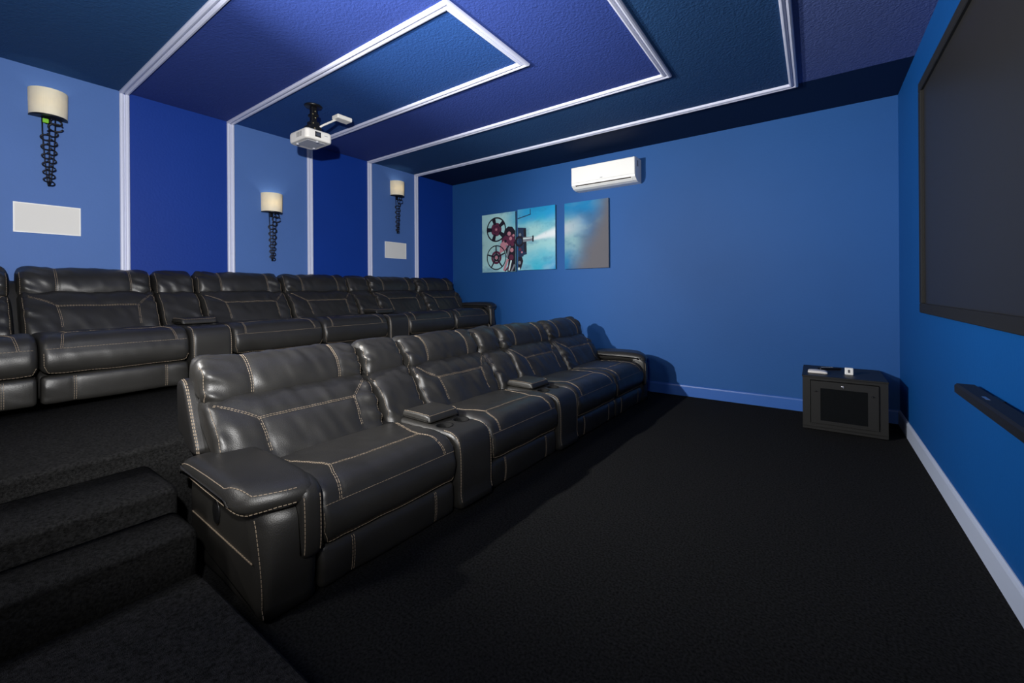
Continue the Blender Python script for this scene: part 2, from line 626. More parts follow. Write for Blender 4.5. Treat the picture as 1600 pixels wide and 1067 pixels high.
# ----------------------------------------------------------------------- sofas
SEAT = [(0.0, .190), (.03, .198), (.046, .25), (.040, .32), (.008, .375), (-.05, .403), (-.14, .410), (-.28, .402), (-.42, .392), (-.54, .380), (-.60, .35), (-.58, .25), (-.45, .20), (-.20, .19)]
FOOT = [(-.01, .008), (.018, .014), (.026, .06), (.027, .125), (.016, .160), (-.01, .166), (-.05, .160), (-.06, .10), (-.05, .012)]
BACK = [(-.435, .365), (-.475, .45), (-.535, .55), (-.60, .615), (-.66, .648), (-.72, .652), (-.80, .63), (-.79, .50), (-.70, .40), (-.60, .34), (-.50, .335)]
HEAD = [(-.672, .648), (-.672, .70), (-.70, .765), (-.755, .812), (-.815, .828), (-.865, .808), (-.882, .74), (-.86, .665), (-.80, .63), (-.74, .622), (-.69, .628)]
SHELL = [(-.07, .03), (-.06, .10), (-.07, .178), (-.25, .19), (-.50, .19), (-.62, .40), (-.70, .56), (-.775, .70), (-.81, .735), (-.86, .74), (-.895, .71), (-.89, .60), (-.87, .50), (-.81, .478), (-.775, .40), (-.77, .20), (-.765, .03), (-.4, .03)]
CONS = [(.04, .012), (.052, .10), (.054, .22), (.050, .32), (.030, .378), (-.02, .402), (-.08, .405), (-.30, .405), (-.50, .400), (-.54, .36), (-.53, .10), (-.52, .012), (-.25, .012)]
COUNT = [0]


def make_seat(parent, y0, y1, b0, b1, detail=True):
    COUNT[0] += 1
    sd = COUNT[0]
    w, wb = y1 - y0, b1 - b0
    fr = MB()
    Loft(SHELL, y0 + 0.004, y1 - 0.004, 0.012, 60, seed=sd).into(fr, 6)
    if b0 < y0 - 0.05 or b1 > y1 + 0.05:      # the outer end of the back wraps behind the arm
        side = [(-.64, .44), (-.70, .56), (-.775, .70), (-.81, .735), (-.86, .74), (-.895, .71), (-.89, .60), (-.87, .50), (-.81, .48), (-.74, .44)]
        a, b = (b0 - 0.03, y0 + 0.02) if b0 < y0 - 0.05 else (y1 - 0.02, b1 + 0.03)
        lf = Loft(side, a, b, 0.02, 44, seed=sd).into(fr, 8)
    root = fr.build('recliner_seat', M_LEATHER2, parent)
    st = MB()
    if b0 < y0 - 0.05 or b1 > y1 + 0.05:
        v = 0.012 if b0 < y0 - 0.05 else (b - a) - 0.012
        stitch(st, lf, [(v, -.64, .44), (v, -.70, .56), (v, -.775, .70), (v, -.81, .735), (v, -.85, .74)], 0.003, 0.0022, 0.010, 0.006)
    # footrest panel
    m = MB()
    a, b = 0.19 * w, 0.80 * w
    sm = [[(v, .020, .018), (v, .027, .10), (v, .016, .160)] for v in (a, b)]
    lf = Loft(FOOT, y0 + 0.008, y1 - 0.008, 0.018, 40, seams=sm, puff=0.006, groove=0.003, fold=0.004, lump=0.004, seed=sd).into(m, 44)
    m.build('footrest', M_LEATHER, root)
    for p in sm:
        stitch(st, lf, p, 0.0045)
    # seat cushion
    m = MB()
    i0, i1 = 0.13 * w, 0.87 * w
    zs = .409
    sm = [[(i0, .0, .385), (i0 + .004, -.05, .403), (i0 + .03, -.125, zs), (i1 - .03, -.125, zs), (i1 - .004, -.05, .403), (i1, .0, .385)],
          [(i0 + .03, -.125, zs), (.035, -.44, .392)], [(i1 - .03, -.125, zs), (w - .035, -.44, .392)],
          [(.02, .040, .32), (w - .02, .040, .32)]]
    side = [[(i0, .0, .385), (i0 - .01, .040, .322)], [(i1, .0, .385), (i1 + .01, .040, .322)]]
    lf = Loft(SEAT, y0 + 0.004, y1 - 0.004, 0.034, 64, seams=sm + side, puff=0.010, groove=0.003, fold=0.006, lump=0.008, seed=sd + 20).into(m, 60)
    m.build('seat_cushion', M_LEATHER, root)
    stitch(st, lf, sm[0], 0.004)
    stitch(st, lf, sm[1], 0.004)
    stitch(st, lf, sm[2], 0.004)
    stitch(st, lf, sm[3])
    for p in side:
        stitch(st, lf, p, 0.004)
    stitch(st, lf, [(.012, .02, .30), (.012, .032, .23), (.03, .030, .200), (w - .03, .030, .200), (w - .012, .032, .23)])
    # backrest
    m = MB()
    wb = b1 - b0
    i0, i1 = 0.23 * wb, 0.82 * wb
    zx = (-.545, .560)
    sm = [[(i0, *zx), (i1, *zx)], [(i0, *zx), (.03, -.645, .640)], [(i1, *zx), (wb - .03, -.645, .640)],
          [(i0, *zx), (i0 + .012, -.50, .492), (i0 + .016, -.455, .41)], [(i1, *zx), (i1 - .004, -.50, .492), (i1 - .006, -.455, .41)]]
    lf = Loft(BACK, b0 + 0.006, b1 - 0.006, 0.04, 56, seams=sm, puff=0.014, groove=0.004, fold=0.022, lump=0.010, seed=sd + 40).into(m, 64)
    m.build('backrest', M_LEATHER, root)
    for p in sm:
        stitch(st, lf, p, 0.004)
    for v in (.014, wb - .026):
        stitch(st, lf, [(v, -.445, .39), (v, -.50, .492), (v, -.645, .640)])
    # headrest
    m = MB()
    a, b = 0.25 * wb, 0.80 * wb
    sm = [[(v, -.682, .637), (v, -.672, .70), (v, -.70, .765), (v, -.755, .812), (v, -.815, .828)] for v in (a, b)]
    lf = Loft(HEAD, b0 + 0.006, b1 - 0.006, 0.045, 52, seams=sm, puff=0.012, groove=0.004, fold=0.022, lump=0.010, seed=sd + 60).into(m, 64)
    m.build('headrest', M_LEATHER, root)
    for p in sm:
        stitch(st, lf, p, 0.0045)
    for v in (.012, wb - .024):
        stitch(st, lf, [(v, -.682, .637), (v, -.672, .70), (v, -.70, .765), (v, -.755, .812)])
    st.build('stitching', M_THREAD, root)['kind'] = 'stuff'
    return root


def make_console(parent, y0, y1, b0, b1):
    COUNT[0] += 1
    sd = COUNT[0]
    w, wb = y1 - y0, b1 - b0
    m = MB()
    lf = Loft(CONS, y0 + 0.003, y1 - 0.003, 0.028, 64, lump=0.004, seed=sd).into(m, 30)
    root = m.build('console', M_LEATHER, parent)
    shell = MB()
    Loft([(-.52, .03), (-.52, .38), (-.62, .40), (-.70, .56), (-.775, .70), (-.81, .735), (-.86, .74), (-.895, .71), (-.89, .60), (-.87, .50), (-.81, .478), (-.775, .40), (-.77, .2), (-.765, .03)], y0 + 0.004, y1 - 0.004, 0.012, 48).into(shell, 6)
    shell.build('back_shell', M_LEATHER2, root)
    cy = (y0 + y1) / 2
    # bore the cup wells
    for s in (-1, 1):
        bm = bmesh.new()
        bmesh.ops.create_cone(bm, cap_ends=True, segments=32, radius1=.043, radius2=.043, depth=.12, matrix=Matrix.Translation((-.13, cy + s * .063, .40)))
        cm = bpy.data.meshes.new('cup_well_cutter')
        bm.to_mesh(cm)
        bm.free()
        co = bpy.data.objects.new('cup_well_cutter', cm)
        COL.objects.link(co)
        co.parent = parent
        md = root.modifiers.new('bore', 'BOOLEAN')
        md.operation = 'DIFFERENCE'
        md.object = co
        md.solver = 'EXACT'
        bpy.context.view_layer.update()
        me = bpy.data.meshes.new_from_object(root.evaluated_get(bpy.context.evaluated_depsgraph_get()))
        root.modifiers.clear()
        root.data = me
        bpy.data.objects.remove(co)
        c = MB()
        c.lathe([(.0, .346), (.040, .346), (.0415, .352), (.0415, .405), (.047, .408), (.049, .404), (.0425, .401), (.0425, .343), (.0, .343)], (-.13, cy + s * .063, 0), n=28)
        c.build('cup_holder', mat('cup_well_black', (7, 7, 7), .8, .2), root)
    st = MB()
    for v in (.012, w - .018):
        stitch(st, lf, [(v, .05, .06), (v, .054, .22), (v, .050, .32), (v, .030, .378), (v, -.02, .402), (v, -.10, .405)], r=0.0022)
    m = MB()
    lid = [(-.205, .412), (-.20, .43), (-.21, .45), (-.25, .457), (-.33, .458), (-.40, .456), (-.43, .45), (-.437, .43), (-.43, .412), (-.33, .410)]
    lf = Loft(lid, y0 + 0.018, y1 - 0.018, 0.016, 44, lump=0.003, seed=sd).into(m, 24)
    m.build('console_lid', M_LEATHER, root)
    wl = w - .036
    stitch(st, lf, [(.006, -.42, .45), (.006, -.25, .455), (.012, -.208, .445), (wl - .012, -.208, .445), (wl - .006, -.25, .455)])
    m = MB()
    lf = Loft(BACK, b0 + 0.004, b1 - 0.004, 0.035, 52, puff=0.012, fold=0.022, lump=0.012, seed=sd + 40).into(m, 34)
    m.build('backrest', M_LEATHER, root)
    for v in (.012, wb - .02):
        stitch(st, lf, [(v, -.45, .40), (v, -.50, .492), (v, -.645, .640)])
    m = MB()
    lf = Loft(HEAD, b0 + 0.004, b1 - 0.004, 0.042, 48, puff=0.012, fold=0.018, lump=0.012, seed=sd + 60).into(m, 34)
    m.build('headrest', M_LEATHER, root)
    for v in (.012, wb - .02):
        stitch(st, lf, [(v, -.682, .637), (v, -.672, .70), (v, -.70, .765), (v, -.755, .812)])
    st.build('stitching', M_THREAD, root)['kind'] = 'stuff'
    return root


def make_arm(parent, y0, flip):
    """end arm; outer side at y0 (near end) or, flipped, mirrored about the far end"""
    sg = -1 if flip else 1
    body = [(.0, .0), (.028, .05), (.040, .16), (.034, .28), (.01, .36), (-.10, .385), (-.40, .39), (-.62, .39), (-.69, .34), (-.70, .15), (-.69, .0), (-.35, .0)]

    def span(a, b):
        return (y0 + a, y0 + b) if not flip else (y0 - b, y0 - a)
    m = MB()
    lb = Loft(body, *span(0.0, 0.20), 0.045, 56, lump=0.006, seed=3, taper=(.085, .14, .37, not flip)).into(m, 22)
    root = m.build('armrest', M_LEATHER, parent)
    st = MB()

    def V(L, t):      # metres from the outer side
        return t if not flip else (L.y1 - L.y0) - t
    v = V(lb, .014)
    stitch(st, lb, [(v, .012, .02), (v, .028, .06), (v, .040, .16), (v, .034, .28), (v, .012, .355)], r=0.0018)
    pad = [(.034, .378), (.052, .398), (.048, .425), (.012, .452), (-.06, .466), (-.25, .468), (-.45, .462), (-.57, .452), (-.625, .430), (-.628, .405), (-.60, .385), (-.35, .376), (-.05, .376)]
    if flip:
        pad = [(x, z + .022) for (x, z) in pad]
    m = MB()
    lp = Loft(pad, *span(-0.060, 0.205), 0.05, 60, puff=0.004, lump=0.006, seed=5, taper=(.105, .24, .44, not flip)).into(m, 34)
    strip = [(.028, .175), (.058, .182), (.068, .25), (.066, .36), (.055, .415), (.01, .448), (-.06, .452), (-.10, .42), (-.04, .37), (.0, .34), (.012, .25)]
    ls = Loft(strip, *span(0.125, 0.206), 0.030, 48, lump=0.004, seed=6).into(m, 18)
    m.build('arm_pad', M_LEATHER, root)
    # rows of thread round the pad
    a, b = V(lp, .012), V(lp, .055)
    c = V(lp, .19)
    stitch(st, lp, [(a, -.60, .445), (a, -.45, .462), (a, -.06, .464), (V(lp, .03), .0, .455), (b, .036, .437), (V(lp, .12), .042, .432), (c, .042, .432)], r=0.0018)
    stitch(st, lp, [(V(lp, .006), -.60, .392), (V(lp, .006), -.25, .378), (V(lp, .012), .0, .378), (V(lp, .05), .042, .384), (V(lp, .12), .046, .388), (V(lp, .18), .046, .388)], r=0.0018)
    for t in (.010, .066):
        stitch(st, ls, [(V(ls, t), .058, .19), (V(ls, t), .068, .25), (V(ls, t), .066, .36), (V(ls, t), .055, .41)], r=0.0018)
    # seam along the outer side, and the recliner pull
    yo = y0 - sg * 0.0005
    m = MB()
    for i in range(34):
        x = -.03 - .62 * i / 34
        m.box((x - .014, min(yo, yo - sg * .003), .198), (x, max(yo, yo - sg * .003), .202))
    st.add(m.v, m.f)
    st.build('stitching', M_THREAD, root)['kind'] = 'stuff'
    m = MB()
    m.lathe([(0, 0), (.030, 0), (.036, .004), (.030, .008), (.024, .003), (0, .002)], (-.36, y0 - (0 if flip else .007), .285), 'y', n=20, sx=1.5)
    m.box((-.372, y0 - .006 if not flip else y0 - .001, .26), (-.352, y0 + .001 if not flip else y0 + .006, .315), 0, .003)
    m.build('recliner_handle', M_BLACK, root)
    return root


def make_sofa(name, loc, rz, label, plan):
    root = thing(name, loc, label, 'sofa', 'recliner sofas', rz)
    for p in plan:
        if p[0] == 'seat':
            make_seat(root, *p[1:])
        elif p[0] == 'console':
            make_console(root, *p[1:])
        else:
            make_arm(root, *p[1:])
    if loc[2] > 0.1:                   # the back row stands on short feet
        for y in (0.06, plan[-1][1] - 0.06):
            for x in (-.06, -.62):
                m = MB()
                m.lathe([(0, -.024), (.024, -.024), (.028, .0), (.028, .03), (0, .03)], (x, y, 0), n=14)
                m.build('foot', M_BLACK, root)
    return root


make_sofa('reclining_sofa', (-1.585, 0.65, 0.0), -0.03,
          'black leather reclining sofa in the front row, standing on the low carpet floor',
          [('arm', 0.0, False), ('seat', .20, .91, .035, .835), ('console', .91, 1.17, .845, 1.13), ('seat', 1.17, 1.88, 1.14, 1.845),
           ('console', 1.88, 2.14, 1.855, 2.11), ('seat', 2.14, 2.85, 2.12, 2.84), ('seat', 2.85, 3.50, 2.85, 3.54), ('arm', 3.69, True)])
O = -0.51
make_sofa('reclining_sofa', (-3.69, O, PLAT + 0.024), 0.0,
          'black leather reclining sofa in the back row, on the raised platform against the blue wall',
          [('arm', 0.0, False), ('seat', .20, .90, .06, .855), ('seat', .90, 1.60, .875, 1.575), ('console', 1.60, 1.86, 1.58, 1.85),
           ('seat', 1.86, 2.57, 1.855, 2.555), ('seat', 2.57, 3.27, 2.565, 3.27), ('console', 3.27, 3.53, 3.275, 3.535),
           ('seat', 3.53, 4.24, 3.54, 4.25), ('seat', 4.24, 4.90, 4.26, 4.95), ('arm', 5.09, True)])

# --------------------------------------------------------------------- sconces
M_SHADE = mat('cream_shade', (246, 240, 218), 0.6, 0.3, vary=(14, 0.06))
nt = M_SHADE.node_tree
tr = nt.nodes.new('ShaderNodeBsdfTranslucent')
tr.inputs[0].default_value = rgb(240, 225, 190)
mx = nt.nodes.new('ShaderNodeMixShader')
mx.inputs[0].default_value = 0.25
nt.links.new(nt.nodes['Principled BSDF'].outputs[0], mx.inputs[1])
nt.links.new(tr.outputs[0], mx.inputs[2])
nt.links.new(mx.outputs[0], nt.nodes['Material Output'].inputs[0])
M_GREEN = mat('lime_green_tag', (120, 190, 40), 0.5, 0.4)


def sconce(y, ztop, label, power, green=False):
    root = thing('wall_sconce', (XB, y, ztop - 0.19), label, 'wall lamp', 'wall sconces')
    rx, ry, h = 0.115, 0.098, 0.185
    m = MB()
    n = 28
    vs, fs = [], []
    prof = [(1.0, 0.0), (1.0, h), (0.965, h), (0.965, 0.0)]
    for i in range(n + 1):
        a = -PI / 2 + PI * i / n
        for (s, z) in prof:
            e = 0.97 + 0.03 * z / h
            vs.append((max(0.002, rx * s * e * math.cos(a)), ry * s * e * math.sin(a), z))
    for i in range(n):
        for j in range(4):
            l = (j + 1) % 4
            fs.append((i * 4 + j, (i + 1) * 4 + j, (i + 1) * 4 + l, i * 4 + l))
    fs += [(0, 1, 2, 3), (n * 4 + 3, n * 4 + 2, n * 4 + 1, n * 4)]
    m.add(vs, fs, 0, False)
    m.build('lamp_shade', M_SHADE, root)
    m = MB()                                        # dark holder under the shade
    pts = [(max(0.003, rx * 0.98 * math.cos(a)), ry * 0.98 * math.sin(a)) for a in np.linspace(-PI / 2, PI / 2, 25)]
    m.prism(pts, 0.010, (0, 0, -0.010), (1, 0, 0), (0, 1, 0))
    m.build('shade_holder', M_IRON, root)
    m = MB()                                        # back plate and the three tapering rods
    m.box((0.001, -0.015, -0.05), (0.012, 0.015, -0.01), 0, 0.003)
    for (yt, yb) in ((-.034, -.010), (0.0, 0.0), (.030, .009)):
        m.tube([(.030, yt, -.005), (.036, yt * .95 + yb * .05, -.12), (.034, yt * .55 + yb * .45, -.30), (.022, yb, -.46), (.016, yb * .3, -.50)], 0.0036, n=6)
    m.build('stem', M_IRON, root)
    # open loops of iron wound round the rods, each smaller than the one above
    zl = -.034
    i = 0
    while zl > -.485:
        r = 0.030 + 0.024 * zl
        r *= 1.25 if i == 1 else 1.0
        side = 1 if i % 2 == 0 else -1
        cy = (.034 if i < 2 else side * .018) * (1 + 1.2 * zl)
        pts = []
        for q in range(19):
            a = (0.12 + q / 18 * 1.8) * PI
            pts.append((.044 + .010 * math.cos(a) + .02 * zl, cy - side * math.cos(a) * r, zl + math.sin(a) * r * .78))
        m = MB()
        m.tube(pts, 0.0056 + .002 * zl, n=6)
        m.build('iron_loop', M_IRON, root)
        zl -= r * 1.32
        i += 1
    if green:
        m = MB()
        m.box((.040, -.033, -.052), (.052, -.003, -.022), 0, .003)
        m.build('hanging_tag', M_GREEN, root)['label'] = 'lime green tag'
    d = bpy.data.lights.new('lamp_light', 'POINT')
    d.energy = power * 0.55
    d.color = (1.0, 0.93, 0.78)
    d.shadow_soft_size = 0.02
    lo = bpy.data.objects.new('lamp_light', d)
    COL.objects.link(lo)
    lo.parent = root
    lo.location = (.055, 0, .09)
    return root


sconce(0.540, 2.612, 'cream-shaded iron wall sconce with a lime green tag, leftmost on the back wall', 0.5, True)
sconce(2.047, 2.150, 'lit cream-shaded iron wall sconce in the light blue panel with no plate below it', 1.2)
sconce(3.600, 2.600, 'cream-shaded iron wall sconce above the small white plate near the far corner', 1.0)


def wall_speaker(y0, y1, z0, z1, label):
    c = (XB, (y0 + y1) / 2, (z0 + z1) / 2)
    root = thing('wall_speaker', c, label, 'speaker', 'white in-wall speaker plates')
    w, h = (y1 - y0) / 2, (z1 - z0) / 2
    m = MB()
    for (a, b) in (((-w, -h), (w, -h + .006)), ((-w, h - .006), (w, h)), ((-w, -h + .006), (-w + .006, h - .006)), ((w - .006, -h + .006), (w, h - .006))):
        m.box((0.0005, a[0], a[1]), (.012, b[0], b[1]))
    m.build('frame', M_WHITE, root)
    m = MB()
    m.box((0.0005, -w + .006, -h + .006), (.009, w - .006, h - .006))
    m.build('grille', mat('white_speaker_grille', (222, 220, 214), 0.7, 0.3, bump=(900, 0.2)), root)
    return root


wall_speaker(.374, .698, 1.577, 1.787, 'white in-wall speaker plate at left, below the sconce with the green tag')
wall_speaker(3.414, 3.751, 1.579, 1.792, 'small white in-wall speaker plate near the far corner, below the farthest sconce')

# ------------------------------------------------------------------- projector
root = thing('ceiling_projector', (-3.60, 1.95, CEIL), 'white projector hanging from the ceiling on a black mount', 'projector')
PX, PY, PZ = 0.20, -0.055, -0.318       # front face centre, relative to the mount
m = MB()
m.lathe([(0, -.001), (.068, -.001), (.072, -.006), (.066, -.014), (.03, -.018), (0, -.018)], (0, 0, 0), n=28)
m.build('ceiling_plate', M_BLACK, root)
m = MB()
m.box((-.022, -.022, -.16), (.022, .022, -.015), 0, .004)
m.box((-.034, -.030, -.10), (.034, .030, -.075), 0, .004)
m.box((-.038, -.036, -.19), (.038, .036, -.145), 0, .004)
m.box((-.045, -.060, -.266), (.045, .050, -.185), 0, .006)
for (x, y) in ((-.09, -.10), (.09, -.10), (-.09, .05), (.09, .05)):
    m.tube([(0, -.02, -.255), (x, y, -.262), (x, y, -.285)], .007, n=6)
m.build('mount_column', M_BLACK, root)
BOLT = mat('brass_bolt', (150, 140, 110), .35, .5, metal=.8)
m = MB()
for z in (-.06, -.088, -.115, -.165, -.21, -.24):
    m.lathe([(0, .008), (.006, .007), (.007, 0)], (.046 if z < -.18 else .036, -.012 + .012 * math.sin(z * 90), z), 'x', n=8)
m.build('mount_bolts', BOLT, root)['kind'] = 'stuff'
m = MB()
# body: rounded plan, slightly domed top
prof = []
w2, d, hh = .112, .30, .042
plan = []
for (cx_, cy_, a0) in ((PX - .03, PY + w2 - .03, 0), (PX - d + .05, PY + w2 - .05, PI / 2), (PX - d + .05, PY - w2 + .05, PI), (PX - .03, PY - w2 + .03, 1.5 * PI)):
    r = .03 if cx_ > 0 else .05
    for a in np.linspace(a0, a0 + PI / 2, 7):
        plan.append((cx_ + r * math.cos(a), cy_ + r * math.sin(a)))
rings = [(.93, -hh), (.985, -hh + .006), (1.0, -hh + .018), (1.0, hh - .02), (.985, hh - .008), (.93, hh)]
vs, fs = [], []
cx_, cy_ = PX - d / 2, PY
for (s, z) in rings:
    for (x, y) in plan:
        vs.append((cx_ + (x - cx_) * s, cy_ + (y - cy_) * s, PZ + z))
n = len(plan)
for i in range(len(rings) - 1):
    for j in range(n):
        l = (j + 1) % n
        fs.append((i * n + j, i * n + l, (i + 1) * n + l, (i + 1) * n + j))
fs.append(tuple(range(n))[::-1])
fs.append(tuple((len(rings) - 1) * n + j for j in range(n)))
m.add(vs, fs, 0, False)
m.build('projector_body', M_WHITE2, root)
m = MB()                                             # lens recess in the front face
m.box((PX - .012, PY - .040, PZ - .020), (PX + .002, PY + .012, PZ + .026), 0, .003)
lens = m.build('lens_recess', M_BLACK, root)
m = MB()
m.lathe([(0, .006), (.011, .004), (.016, .009), (.018, .004), (.018, 0)], (PX + .001, PY - .015, PZ + .003), 'x', n=20)
m.build('lens', mat('lens_glass', (60, 64, 72), .08, .8, coat=.5), root)
m = MB()                                             # grey cooling slots at the near side
for i in range(6):
    x = PX - .08 - i * .014
    m.box((x, PY - w2 - .0015, PZ - .018), (x + .006, PY - w2 + .004, PZ + .022))
m.build('vent_slots', mat('vent_grey', (120, 120, 120), .6), root)
m = MB()
m.box((PX + .0, PY + .040, PZ + .004), (PX + .0012, PY + .066, PZ + .011))
m.build('badge', mat('badge_grey', (170, 170, 172), .5), root)
m = MB()                                             # underside panel
m.box((PX - .24, PY - .075, PZ - hh - .003), (PX - .05, PY + .075, PZ - hh + .002), 0, .001)
for (x, y) in ((-.22, -.07), (-.22, .07), (-.04, 0)):
    m.lathe([(0, -.012), (.011, -.012), (.012, 0)], (PX + x, PY + y, PZ - hh), n=12)
m.build('underside_panel', mat('underside_grey', (176, 178, 184), .5), root)
m = MB()
m.box((.075, .125, -.098), (.170, .265, -.062), 0, .006)
m.build('receiver_box', M_WHITE2, root)
m = MB()
m.tube([(.0, .02, -.20), (.03, .07, -.155), (.10, .16, -.088)], .009, n=8)
m.build('side_arm', M_WHITE2, root)

# ------------------------------------------------------------- air conditioner
root = thing('air_conditioner', (-2.02, YD, 2.35), 'white wall-mounted split air conditioner above the canvas prints on the blue wall', 'air conditioner')
X0, X1 = -.395, .395
prof = [(0, .265), (-.165, .265), (-.185, .255), (-.195, .225), (-.200, .06), (-.196, .045), (-.150, .012), (-.10, .0), (0, .0)]
m = MB()
n = len(prof)
vs = [(x, q[0] - .0005, q[1]) for x in (X0, X1) for q in prof]
fs = [(i, (i + 1) % n, n + (i + 1) % n, n + i) for i in range(n)] + [tuple(range(n))[::-1], tuple(range(n, 2 * n))]
m.add(vs, fs)
m.build('housing', M_WHITE, root)
m = MB()
m.box((X0 + .002, -.208, .070), (X1 - .002, -.196, .258), 0, .004)
m.build('front_panel', M_WHITE, root)
m = MB()
def slant(x0, x1, t0, t1, off, th):
    a, b = Vector((0, -.1965, .0455)), Vector((0, -.150, .012))
    dd = b - a
    nn = Vector((0, dd.z, -dd.y)).normalized()
    if nn.y > 0:
        nn = -nn
    p = [a + dd * t + nn * o for t, o in ((t0, off), (t1, off), (t1, off + th), (t0, off + th))]
    return [Vector((x, q.y, q.z)) for x in (x0, x1) for q in p]
bf = [(0, 1, 2, 3), (7, 6, 5, 4), (0, 4, 5, 1), (1, 5, 6, 2), (2, 6, 7, 3), (3, 7, 4, 0)]
m.add(slant(X0 + .05, X1 - .05, .02, .30, .0002, .001), bf)
m.build('outlet_slot', mat('slot_dark', (52, 44, 40), .8), root)
m = MB()
m.add(slant(X0 + .045, X1 - .04, .34, .96, .0006, .005), bf)
m.build('louver', M_WHITE, root)
m = MB()
m.box((-.02, -.2092, .085), (.012, -.2075, .094))
m.build('badge', mat('badge_grey', (170, 170, 172), .5), root)
m = MB()
m.box((X1 - .001, -.13, .17), (X1 + .003, -.105, .235))
m.build('side_grip', mat('vent_grey', (120, 120, 120), .6), root)

# ------------------------------------------------------------- canvas triptych
def canvas_mat(name, ox, oz, shade=.08):
    m = bpy.data.materials.new(name)
    m.use_nodes = True
    nt = m.node_tree
    N, L = nt.nodes.new, nt.links.new
    p = nt.nodes['Principled BSDF']
    p.inputs['Roughness'].default_value = .65
    p.inputs['Specular IOR Level'].default_value = .3
    tc = N('ShaderNodeTexCoord')
    mp = N('ShaderNodeMapping')
    mp.inputs['Location'].default_value = (ox, 0, oz)
    L(tc.outputs['Object'], mp.inputs[0])
    sep = N('ShaderNodeSeparateXYZ')
    L(mp.outputs[0], sep.inputs[0])

    def math_(op, a, b=None, c=None):
        n = N('ShaderNodeMath')
        n.operation = op
        for i, v in enumerate((a, b, c)):
            if v is None:
                continue
            if isinstance(v, (int, float)):
                n.inputs[i].default_value = v
            else:
                L(v, n.inputs[i])
        return n.outputs[0]

    def rng(v, a, b, lo=0.0, hi=1.0):
        n = N('ShaderNodeMapRange')
        n.interpolation_type = 'SMOOTHSTEP'
        for i, q in zip(('From Min', 'From Max', 'To Min', 'To Max'), (a, b, lo, hi)):
            n.inputs[i].default_value = q
        L(v, n.inputs['Value'])
        return n.outputs['Result']

    def mix(f, a, b):
        n = N('ShaderNodeMix')
        n.data_type = 'RGBA'
        if isinstance(f, float):
            n.inputs['Factor'].default_value = f
        else:
            L(f, n.inputs['Factor'])
        for s, v in (('A', a), ('B', b)):
            if isinstance(v, tuple):
                n.inputs[s].default_value = v
            else:
                L(v, n.inputs[s])
        return n.outputs['Result']

    def noise(scale, det=4, sx=1.0):
        mm = N('ShaderNodeMapping')
        mm.inputs['Scale'].default_value = (sx, 1, 1)
        L(mp.outputs[0], mm.inputs[0])
        n = N('ShaderNodeTexNoise')
        n.inputs['Scale'].default_value = scale
        n.inputs['Detail'].default_value = det
        L(mm.outputs[0], n.inputs['Vector'])
        return n.outputs['Fac']
    x, z = sep.outputs[0], sep.outputs[2]
    n1, n2, n3 = noise(2.6, 4, .7), noise(6.5, 6, .6), noise(22, 5)
    u1 = math_('SUBTRACT', n1, .5)
    u2 = math_('SUBTRACT', n2, .5)
    # pale teal on the left, cyan to azure on the right
    xx = math_('ADD', x, math_('ADD', math_('MULTIPLY', u1, .8), math_('MULTIPLY', u2, .4)))
    c = mix(rng(xx, -3.75, -3.0), rgb(178, 226, 228), rgb(52, 172, 200))
    c = mix(rng(xx, -3.0, -2.5), c, rgb(10, 124, 188))
    # bright haze through the middle, deeper colour above and below
    zc = math_('ABSOLUTE', math_('SUBTRACT', math_('ADD', z, math_('MULTIPLY', u1, .5)), 1.80))
    hz = math_('MULTIPLY', rng(zc, .05, .34, .75, 0.0), rng(x, -2.5, -2.2, 1.0, 0.0))
    c = mix(hz, c, rgb(172, 214, 210))
    c = mix(math_('MULTIPLY', rng(n2, .5, .75), .4), c, rgb(176, 220, 220))
    c = mix(math_('MULTIPLY', rng(n2, .30, .48, 1.0, 0.0), .5), c, rgb(6, 106, 156))
    zz = math_('ADD', z, math_('MULTIPLY', u2, .35))
    c = mix(math_('MULTIPLY', rng(zz, 1.98, 2.2), math_('MULTIPLY', rng(x, -3.6, -3.2), .75)), c, rgb(0, 142, 204))
    # warm grey falling in from the lower right
    dd = math_('ADD', math_('MULTIPLY', x, 1.0), math_('MULTIPLY', z, -.42))
    dd = math_('ADD', dd, math_('MULTIPLY', u1, .25))
    c = mix(rng(dd, -3.22, -2.84), c, rgb(110, 108, 114))
    # beam of light from the lens
    t = math_('SUBTRACT', x, -3.07)
    mid = math_('ADD', 1.83, math_('MULTIPLY', t, .17))
    zb = math_('ADD', z, math_('MULTIPLY', u2, .05))
    dz = math_('ABSOLUTE', math_('SUBTRACT', zb, mid))
    wd = math_('ADD', .030, math_('MULTIPLY', t, .16))
    bm = rng(math_('DIVIDE', dz, wd), .15, 1.2, 1.0, 0.0)
    bm = math_('MULTIPLY', bm, rng(x, -3.10, -3.06))
    bm = math_('MULTIPLY', bm, rng(x, -2.80, -2.20, .9, 0.0))
    c = mix(bm, c, rgb(230, 236, 238))
    c = mix(math_('MULTIPLY', rng(n3, .6, .75), .15), c, rgb(30, 70, 90))
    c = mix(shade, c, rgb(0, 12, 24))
    L(c, p.inputs['Base Color'])
    return m


CW, CHH, CT = .595, .825, .035


def canvas(xc, zc, label):
    root = thing('canvas_print', (xc, YD, zc), label, 'picture', 'three-part film projector canvas')
    m = MB()
    m.box((-CW / 2, -CT + .001, -CHH / 2), (CW / 2, -.001, CHH / 2))
    m.build('stretcher', M_CANVAS, root)
    m = MB()
    m.box((-CW / 2, -CT - .001, -CHH / 2), (CW / 2, -CT + .001, CHH / 2))
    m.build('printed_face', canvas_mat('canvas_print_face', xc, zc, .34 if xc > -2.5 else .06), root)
    return root


